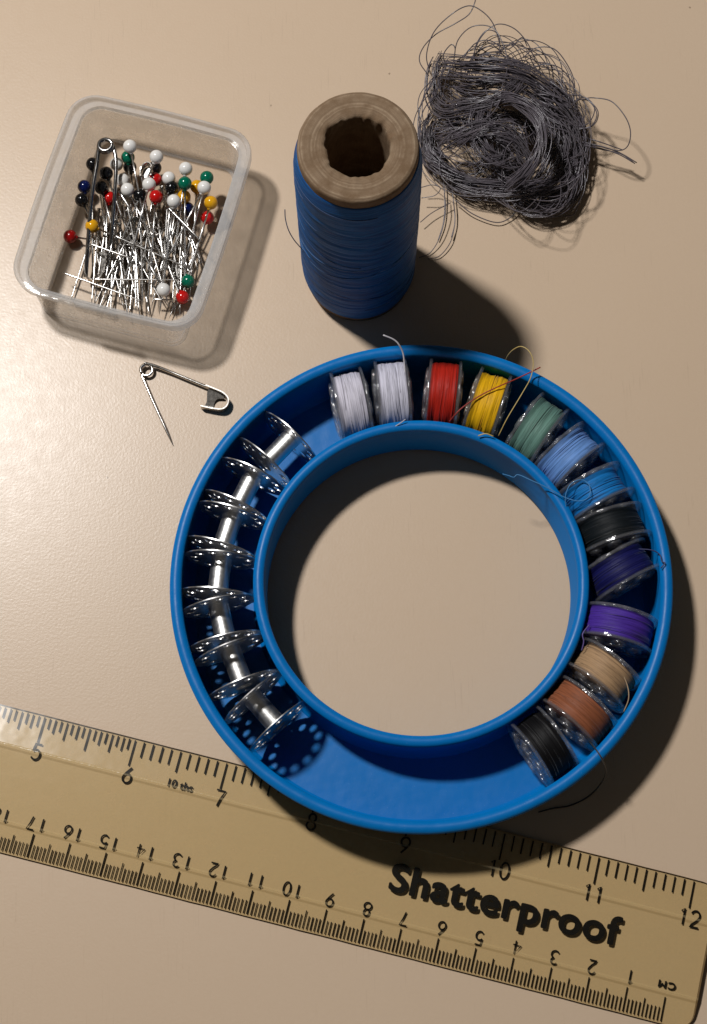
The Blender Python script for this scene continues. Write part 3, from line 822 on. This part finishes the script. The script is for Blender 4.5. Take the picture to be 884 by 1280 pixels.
# ------------------------------------------------------------------ safety pins
def safety_pin(label, coil, coil_r, arm_a, arm_b, cap, wire, root_loc, group=None, coil_n=None, cap_h=.2, mat=M_NICK):
    """arm_a: points coil -> cap; arm_b: points coil -> needle tip; cap: U path"""
    mw = Matrix.Translation(root_loc); inv = mw.inverted()
    root = thing('safety_pin', label, 'safety pin', mw, group)
    nrm = coil_n or Vector((0, 0, 1)); c = coil
    ax = (arm_a[0]-c); ax = (ax-nrm*ax.dot(nrm)).normalized(); ay = nrm.cross(ax)
    bx = arm_b[0]-c; b_ang = math.atan2(bx.dot(ay), bx.dot(ax))
    turn = b_ang
    while turn < 2*math.pi*1.3: turn += 2*math.pi
    sgn = 1
    P = [c+ax*(coil_r*math.cos(turn*k/44*sgn))+ay*(coil_r*math.sin(turn*k/44*sgn))+nrm*(wire*2.1*(k/44-.5)) for k in range(45)]
    mb = MB(); tube(mb, [inv @ p for p in P], wire, 10); mb.build('coil', mat, root)
    mb = MB(); A = catmull(arm_a, 8); tube(mb, [inv @ p for p in A], wire, 10); mb.build('fixed_arm', mat, root)
    mb = MB(); A = catmull(arm_b, 10); m = len(A)
    rr = [wire*.95 if i < m*.72 else wire*.95*max(.06, 1-((i-m*.72)/(m*.28))**1.4) for i in range(m)]
    tube(mb, [inv @ p for p in A], rr, 10); mb.build('needle_arm', mat, root)
    return root, inv

def hood(root, inv, path, h, th, mat, plate=None, up=Vector((0, 0, 1))):
    """folded sheet clasp: a bent strip, its two cheeks and the rolled edge"""
    P = catmull(path, 7); mb = MB(); m = len(P)
    vs = []
    for i, p in enumerate(P):
        t = (P[min(i+1, m-1)]-P[max(i-1, 0)]).normalized(); s = t.cross(up).normalized()
        hh = h
        for dz, ds in ((-.5, -th), (-.5, th), (-.38, th*1.9), (.38, th*1.9), (.5, th), (.5, -th)):
            vs.append(inv @ (p+up*(dz*hh)+s*ds))
    k = 6; fs = []
    for i in range(m-1):
        for j in range(k):
            l = (j+1) % k; fs.append((i*k+j, i*k+l, (i+1)*k+l, (i+1)*k+j))
    fs.append(tuple(range(k))); fs.append(tuple((m-1)*k+j for j in range(k))[::-1])
    mb.add(vs, fs)
    if plate:
        for dz in (-.5,):
            Q = catmull(plate, 5, True); n_ = len(Q)
            a = [inv @ (q+up*(dz*h)) for q in Q]; b = [inv @ (q+up*((dz+.1)*h)) for q in Q]
            fs = [tuple(range(n_))[::-1], tuple(range(n_, 2*n_))]+[(i, (i+1) % n_, n_+(i+1) % n_, n_+i) for i in range(n_)]
            mb.add(a+b, fs)
    return mb.build('clasp', mat, root, sharp=40)

def z5(x, y, z): return at(140+x/3.157, 420+y/3.157, z)
zc = .16
pin, inv = safety_pin('open nickel safety pin lying alone on the table above the blue ring', z5(137, 134, zc), .165,
    [z5(128, 107, zc+.06), z5(165, 116, zc+.04), z5(230, 141, zc), z5(310, 174, zc), z5(390, 207, zc)],
    [z5(117, 152, zc-.05), z5(134, 193, zc-.04), z5(170, 275, zc-.05), z5(210, 362, zc-.07), z5(240, 430, zc-.09)],
    None, .046, z5(137, 134, 0))
hood(pin, inv, [z5(372, 200, zc), z5(405, 213, zc), z5(440, 229, zc), z5(460, 252, zc), z5(456, 278, zc), z5(436, 293, zc), z5(400, 291, zc), z5(352, 281, zc)], .29, .016, m_chrome('clasp_nickel', (.52, .49, .45, 1), .26, 12),
     [z5(380, 204, zc+.13), z5(432, 228, zc+.13), z5(440, 240, zc+.10), z5(414, 244, zc+.07), z5(402, 262, zc+.02), z5(396, 286, zc-.02), z5(356, 280, zc-.02), z5(372, 256, zc+.03)])

# ------------------------------------------------------------------ pin box
BA = R(-16.8)
BC = Vector((-6.0, 19.86, .004))
BMX = Matrix.Translation(BC) @ Matrix.Rotation(BA, 4, 'Z')
box = thing('pin_box', 'small open clear plastic box holding pins, no lid', 'plastic box', BMX)
def rrect(hx, hy, r, z, n=8, bow=0.0, c=(0, 0)):
    out = []
    for (sx, sy, a0) in ((1, 1, 0), (-1, 1, 90), (-1, -1, 180), (1, -1, 270)):
        for k in range(n+1):
            a = R(a0+90*k/n)
            out.append(Vector((sx*(hx-r)+r*math.cos(a)+c[0], sy*(hy-r)+r*math.sin(a)+c[1], z)))
    # points along the straight sides
    full = []
    for i, p in enumerate(out):
        full.append(p); q = out[(i+1) % len(out)]
        if (p-q).length > 1:
            for k in range(1, 8):
                f = k/8; w = p.lerp(q, f)
                nrm = Vector((q.y-p.y, p.x-q.x, 0)).normalized()
                full.append(w+nrm*bow*math.sin(math.pi*f))
    return full
def loft(mb, loops, cap0=False, cap1=False):
    n = len(loops[0]); vs = [p for l in loops for p in l]; fs = []
    for i in range(len(loops)-1):
        for k in range(n):
            l = (k+1) % n; fs.append((i*n+k, i*n+l, (i+1)*n+l, (i+1)*n+k))
    if cap0: fs.append(tuple(range(n))[::-1])
    if cap1: fs.append(tuple((len(loops)-1)*n+k for k in range(n)))
    mb.add(vs, fs)
FX, FY, TX, TY = 2.20, 2.95, 2.42, 2.97
CB, CM = (0, -.13), (0, -.07)   # the base sits a little forward of the rim
RX, RY = 2.74, 3.13
ZR = 1.92
mb = MB()
# outer skin up, inner skin down: a real wall thickness
loft(mb, [rrect(FX-.10, FY-.10, .42, 0, c=CB), rrect(FX-.03, FY-.03, .45, .03, c=CB), rrect(FX, FY, .46, .10, c=CB), rrect(FX+.10, FY+.02, .55, .9, bow=.02, c=CM), rrect(TX, TY, .62, ZR-.42, bow=.03),
          rrect(TX+.02, TY+.01, .64, ZR-.36, bow=.03), rrect(TX-.08, TY-.09, .56, ZR-.38, bow=.03), rrect(FX+.02, FY-.06, .5, .9, bow=.02, c=CM), rrect(FX-.08, FY-.08, .42, .16, c=CB), rrect(FX-.16, FY-.16, .36, .09, c=CB)])
mb.build('wall', M_BOX, box, sharp=35)
mb = MB(); loft(mb, [rrect(FX-.10, FY-.10, .42, .001, c=CB), rrect(FX-.16, FY-.16, .36, .088, c=CB)], True, True)
mb.build('base', M_BASE, box, sharp=35)
mb = MB()
loft(mb, [rrect(TX-.07, TY-.08, .57, ZR-.34, bow=.03), rrect(TX+.05, TY+.03, .66, ZR-.36, bow=.03), rrect(RX-.05, RY-.03, .80, ZR-.36, bow=.04), rrect(RX, RY, .84, ZR-.33, bow=.04), rrect(RX+.01, RY+.01, .84, ZR-.05, bow=.04), rrect(RX-.02, RY-.02, .82, ZR, bow=.04),
          rrect(RX-.09, RY-.08, .76, ZR+.01, bow=.04), rrect(RX-.12, RY-.10, .74, ZR-.02, bow=.04), rrect(RX-.14, RY-.11, .73, ZR-.14, bow=.04),
          rrect(TX+.02, TY+.01, .64, ZR-.17, bow=.03), rrect(TX-.05, TY-.06, .6, ZR-.20, bow=.03), rrect(TX-.07, TY-.08, .57, ZR-.34, bow=.03)])
mb.build('rim', M_RIM, box, sharp=35)
for (sx, sy, w_) in ((-.1, -1, .62),):   # snap tab
    mb = MB(); yy = sy*(RY+.035)
    a = [Vector((sx-w_, yy-sy*.06, z)) for z in (ZR-.30, ZR-.04)]; 
    pts = []
    for z, d in ((ZR-.40, .0), (ZR-.36, .05), (ZR-.2, .06), (ZR-.05, .045), (ZR-.01, 0)):
        pts.append((z, d))
    xs = [sx-w_, sx-w_+.05, sx+w_-.05, sx+w_]
    vs = []; 
    for x in xs:
        e = 0 if x in (xs[0], xs[-1]) else 1
        for z, d in pts: vs.append((x, sy*(RY+.025+d*e+.02), z))
        for z, d in reversed(pts): vs.append((x, sy*(RY+.0), z))
    k = 10; fs = [(i*k+j, i*k+(j+1) % k, (i+1)*k+(j+1) % k, (i+1)*k+j) for i in range(3) for j in range(k)]
    fs += [tuple(range(k)), tuple(3*k+j for j in range(k))]
    mb.add(vs, fs); mb.build('latch_tab', M_BOX, box, sharp=35)

# ------------------------------------------------------------------ pins in the box
BI = BMX.inverted()
def z2(x, y, z): return at(70+x/4.018, 150+y/4.018, z)
def clip_in(p, q, m=.12):
    """shorten the shaft p->q where it would leave the box"""
    a, b = BI @ p, BI @ q; f = 1.0
    for i, lim in ((0, FX-.1-m), (1, FY-.1-m)):
        d = b[i]-a[i]
        for L in (lim, -lim):
            if abs(d) > 1e-6:
                t = (L-a[i])/d
                if 0 < t < f and (b[i]-L)*(1 if L > 0 else -1) > 0: f = t
    return p.lerp(q, max(f, .25))
PM = {'white': m_plain('white_pin_head', lin(236, 233, 228), .16, .5), 'black': m_plain('black_pin_head', (.006, .006, .007, 1), .12, .5),
      'red': m_plain('red_pin_head', lin(196, 22, 20), .16, .5), 'yellow': m_plain('yellow_pin_head', lin(228, 166, 24), .16, .5),
      'green': m_plain('green_pin_head', lin(0, 104, 78), .16, .5), 'navy': m_plain('navy_pin_head', lin(8, 22, 74), .14, .5), 'darkred': m_plain('dark_red_pin_head', lin(150, 16, 16), .16, .5)}
hmesh = {}
for k_, m_ in PM.items():
    mb = MB(); ball(mb, (0, 0, 0), .198, 24, 14); tube(mb, [(0, 0, -.15), (0, 0, -.225)], [.075, .045], 10); hmesh[k_] = mb.mesh('head', m_)
mb = MB(); LEN = 3.4
tube(mb, [(0, 0, -.12), (0, 0, -1), (0, 0, -2), (0, 0, -2.9), (0, 0, -3.25), (0, 0, -LEN)], [.029, .029, .029, .028, .018, .003], 8)
ME_SH = mb.mesh('shaft', M_STEEL)
def aim(p, q):
    d = (p-q).normalized(); return Matrix.Translation(p) @ d.to_track_quat('Z', 'Y').to_matrix().to_4x4()
# head x, y (as seen in the box), z, shaft angle (deg, 90 = straight down the picture), tip z, colour, label
HP = [
 (372, 133, 1.45, 80, .45, 'white', 'white ball pin highest beside the big safety pin coil'),
 (362, 188, .95, 88, .25, 'green', 'green ball pin half hidden under the highest white one'),
 (505, 185, 1.30, 118, .35, 'white', 'white ball pin second along the upper edge of the heap'),
 (305, 222, .60, 95, .20, 'white', 'white ball pin seen behind the big safety pin wire'),
 (185, 222, .80, 92, .22, 'black', 'black ball pin highest of the black ones on the coil side'),
 (253, 268, .85, 70, .20, 'black', 'black ball pin framed between the two wires of the big safety pin'),
 (372, 237, .70, 82, .25, 'black', 'black ball pin just under the half hidden green one'),
 (143, 335, .55, 80, .15, 'navy', 'small navy ball pin among the black ones'),
 (228, 340, .85, 75, .20, 'black', 'black ball pin beside the navy one, nearest the big safety pin'),
 (130, 402, .65, 66, .15, 'black', 'black ball pin just below the navy one'),
 (335, 302, .95, 80, .30, 'white', 'white ball pin right of the big safety pin wire, upper of two'),
 (360, 350, 1.05, 62, .30, 'white', 'white ball pin right of the big safety pin wire, lower of two'),
 (270, 392, .60, 100, .20, 'red', 'red ball pin partly behind the big safety pin wire'),
 (422, 378, .90, 90, .25, 'black', 'black ball pin in the middle beside the bright red one'),
 (498, 298, .80, 100, .20, 'red', 'red ball pin mostly hidden behind a white one'),
 (468, 323, 1.20, 108, .35, 'white', 'white ball pin in front of the hidden red one'),
 (503, 386, 1.10, 97, .30, 'red', 'bright red ball pin in full view in the middle of the heap'),
 (567, 293, .90, 95, .25, 'white', 'white ball pin above the black one right of the middle'),
 (652, 245, 1.05, 100, .30, 'white', 'white ball pin alone above the two green ones'),
 (582, 340, .85, 97, .25, 'black', 'black ball pin touching a green one'),
 (648, 318, 1.15, 92, .25, 'green', 'green ball pin next to a black one'),
 (708, 335, .70, 95, .2, 'yellow', 'yellow ball pin half hidden behind a green one and a white one'),
 (745, 340, 1.15, 122, .35, 'white', 'white ball pin just below the green one by the wall'),
 (758, 290, 1.00, 108, .2, 'green', 'green ball pin nearest the upper corner of the box wall'),
 (592, 408, 1.15, 100, .30, 'white', 'white ball pin lowest of the upper group, below a black one'),
 (643, 385, .70, 95, .20, 'yellow', 'yellow ball pin under the middle green one'),
 (660, 445, .45, 98, .15, 'navy', 'navy ball pin deep in the heap under a yellow one'),
 (778, 415, .90, 110, .2, 'yellow', 'yellow ball pin against the box wall'),
 (760, 490, .45, 112, .15, 'red', 'red ball pin low against the box wall under the yellow one'),
 (182, 533, .80, 22, .55, 'yellow', 'yellow ball pin apart from the heap near a dark red one'),
 (72, 585, .35, 8, .30, 'darkred', 'dark red ball pin lying alone in the box corner'),
 (540, 853, .85, -118, .35, 'white', 'white ball pin alone at the lower end of the heap'),
 (663, 810, .45, -105, .25, 'green', 'green ball pin at the lower end against the wall'),
 (635, 890, .35, -112, .20, 'red', 'red ball pin in the lower corner behind the milky rim'),
 (497, 240, .55, 95, .20, 'black', 'black ball pin behind the shiny clasp of the small safety pin'),
]
def place_pin(p, q, head, label, first):
    root = thing('ball_pin', label, 'pin', aim(p, q), 'ball headed pins in the clear box')
    child('head', hmesh[head], root); c = child('shaft', ME_SH, root)
    return root, c
for (x, y, z, ang, tz, colr, lab) in HP:
    p = z2(x, y, z); d = z2(x+100*math.cos(R(ang)), y+100*math.sin(R(ang)), z)-p; d.z = 0
    q = p+d.normalized()*3.2; q.z = tz; q = clip_in(p, q)
    q.z = max(tz, .13) if (q-p).length > 2 else max(.13, min(tz, p.z))
    root, c = place_pin(p, q, colr, lab, None)
    L = (q-p).length
    if L < LEN: c.scale = (1, 1, L/LEN)

# plain steel pins buried in the heap
rr = random.Random(44)
mb = MB(); tube(mb, [(0, 0, 0), (0, 0, -1.2), (0, 0, -2.3), (0, 0, -2.75), (0, 0, -3.0)], [.030, .030, .029, .018, .004], 8)
lathe(mb, [(0, .02), (.06, .018), (.07, 0), (.06, -.015), (.03, -.02)], 12)
ME_PL = mb.mesh('straight_pin', M_STEEL)
for i in range(46):
    u_ = rr.random()
    x, y = 235+430*u_+rr.uniform(-30, 30), rr.uniform(330, 560)
    ang = rr.gauss(92, 16)+(u_-.5)*14
    z = rr.uniform(.18, .85)*(1-abs(u_-.5)*.5); p = z2(x, y, z)
    d = z2(x+100*math.cos(R(ang)), y+100*math.sin(R(ang)), z)-p; d.z = 0
    q = p+d.normalized()*2.95; q.z = max(.13, z*.7+rr.uniform(-.2, .12)); q2 = clip_in(p, q)
    o = bpy.data.objects.new('straight_pin', ME_PL); col.objects.link(o)
    o.matrix_world = aim(p, q2) @ Matrix.Diagonal((1, 1, max(.3, (q2-p).length/3.0), 1))
    tag(o, 'plain steel pin buried in the heap under the coloured ball pins', 'pin', 'plain steel pins in the heap')
for (a, b, z, zb, r, lab) in (((30, 765), (450, 915), .62, .62, .026, 'long dark steel needle along the lower wall of the box'),
                        ((180, 800), (645, 803), .72, .70, .022, 'thin steel needle lying straight across the lower end of the heap'),
                        ((562, 438), (732, 612), 1.05, 1.0, .045, 'thick bright steel needle slanting down on top of the heap'),
                        ((318, 360), (382, 460), 1.0, .95, .05, 'short thick bright needle on top of the heap beside the white ball pins'),
                        ((520, 545), (540, 705), .95, .9, .042, 'bright thick needle pointing down in the middle of the heap'),
                        ((170, 622), (392, 700), .85, .85, .036, 'bright needle lying aslant across the pin shafts'),
                        ((490, 900), (600, 905), .5, .5, .03, 'short needle at the lower corner beneath the white ball pin')):
    p, q = z2(*a, z), z2(*b, zb); mb = MB(); mid = [p.lerp(q, f) for f in (0, .05, .3, .7, .93, 1)]
    c0 = Matrix.Translation(p).inverted()
    tube(mb, [c0 @ k_ for k_ in mid], [r*.6, r, r, r*.95, r*.5, r*.08], 8)
    o = mb.build('needle', M_STEEL, None, mw=Matrix.Translation(p)); tag(o, lab, 'needle')

M_DKN = m_chrome('dark_nickel', (.34, .33, .32, 1), .2, 9)
ca = z2(250, 128, 1.55)
pin, inv = safety_pin('large dark safety pin leaning in the clear box, coil above the pin heads', ca, .19,
    [z2(216, 130, 1.55), z2(208, 210, 1.42), z2(188, 330, 1.25), z2(172, 470, 1.0), z2(160, 640, .7), z2(150, 790, .42)],
    [z2(288, 125, 1.5), z2(302, 210, 1.45), z2(298, 330, 1.3), z2(290, 450, 1.1), z2(278, 590, .85), z2(258, 690, .6)],
    None, .062, ca-Vector((0, 0, 1.4)), mat=M_DKN)
upn = Vector((0, 0, 1))
hood(pin, inv, [z2(158, 655, .6), z2(150, 740, .45), z2(158, 795, .36), z2(190, 812, .33), z2(225, 800, .36), z2(246, 745, .45), z2(260, 650, .6)], .36, .014, M_NICK,
     [z2(205, 660, .56), z2(248, 655, .58), z2(250, 720, .48), z2(228, 790, .38), z2(208, 785, .38), z2(222, 720, .48)])
cb = z2(500, 560, .7)
pin, inv = safety_pin('small safety pin in the heap with its shiny domed clasp between white ball pins', cb, .13,
    [z2(475, 556, .7), z2(455, 450, .8), z2(440, 340, .95), z2(428, 270, 1.05)],
    [z2(520, 550, .7), z2(500, 450, .8), z2(480, 340, .9), z2(470, 280, 1.0)], None, .035, cb-Vector((0, 0, .6)))
hood(pin, inv, [z2(425, 290, 1.0), z2(428, 250, 1.05), z2(448, 225, 1.05), z2(470, 222, 1.05), z2(484, 245, 1.05), z2(480, 285, 1.0)], .24, .014, M_NICK,
     [z2(432, 285, 1.02), z2(436, 245, 1.05), z2(456, 230, 1.05), z2(472, 240, 1.05), z2(468, 270, 1.03)])

# ------------------------------------------------------------------ light: one warm room lamp, dim surroundings
ld = bpy.data.lights.new('lamp', 'POINT'); ld.energy = 3.4e5; ld.color = (1.0, .985, .972); ld.shadow_soft_size = 4.1
lo = bpy.data.objects.new('lamp', ld); col.objects.link(lo); lo.location = (-34, 44.5, 87)
w = bpy.data.worlds.new('World'); scene.world = w; w.use_nodes = True; nt = w.node_tree; nt.nodes.clear()
wo = N(nt, 'ShaderNodeOutputWorld'); bg = N(nt, 'ShaderNodeBackground'); bg.inputs['Strength'].default_value = .62
tc = N(nt, 'ShaderNodeTexCoord')
nz = noise_tex(nt, tc.outputs['Generated'], 2.3, 2, .5)
cw = ramp(nt, nz, [(.38, (.014, .012, .011)), (.52, (.034, .030, .026)), (.60, (.09, .08, .068)), (.68, (.34, .31, .27))])  # brightest patches are made up, to give the chrome sparkling reflections
nt.links.new(cw, bg.inputs['Color']); nt.links.new(bg.outputs[0], wo.inputs['Surface'])

scene.view_settings.view_transform = 'Standard'; scene.view_settings.look = 'None'
scene.view_settings.exposure = 0; scene.view_settings.gamma = 1
scene.render.engine = 'CYCLES'
cy = scene.cycles
cy.max_bounces = 14; cy.transparent_max_bounces = 40; cy.transmission_bounces = 10; cy.glossy_bounces = 6; cy.diffuse_bounces = 4
cy.use_denoising = True; cy.sample_clamp_indirect = 6; cy.caustics_reflective = False; cy.caustics_refractive = False
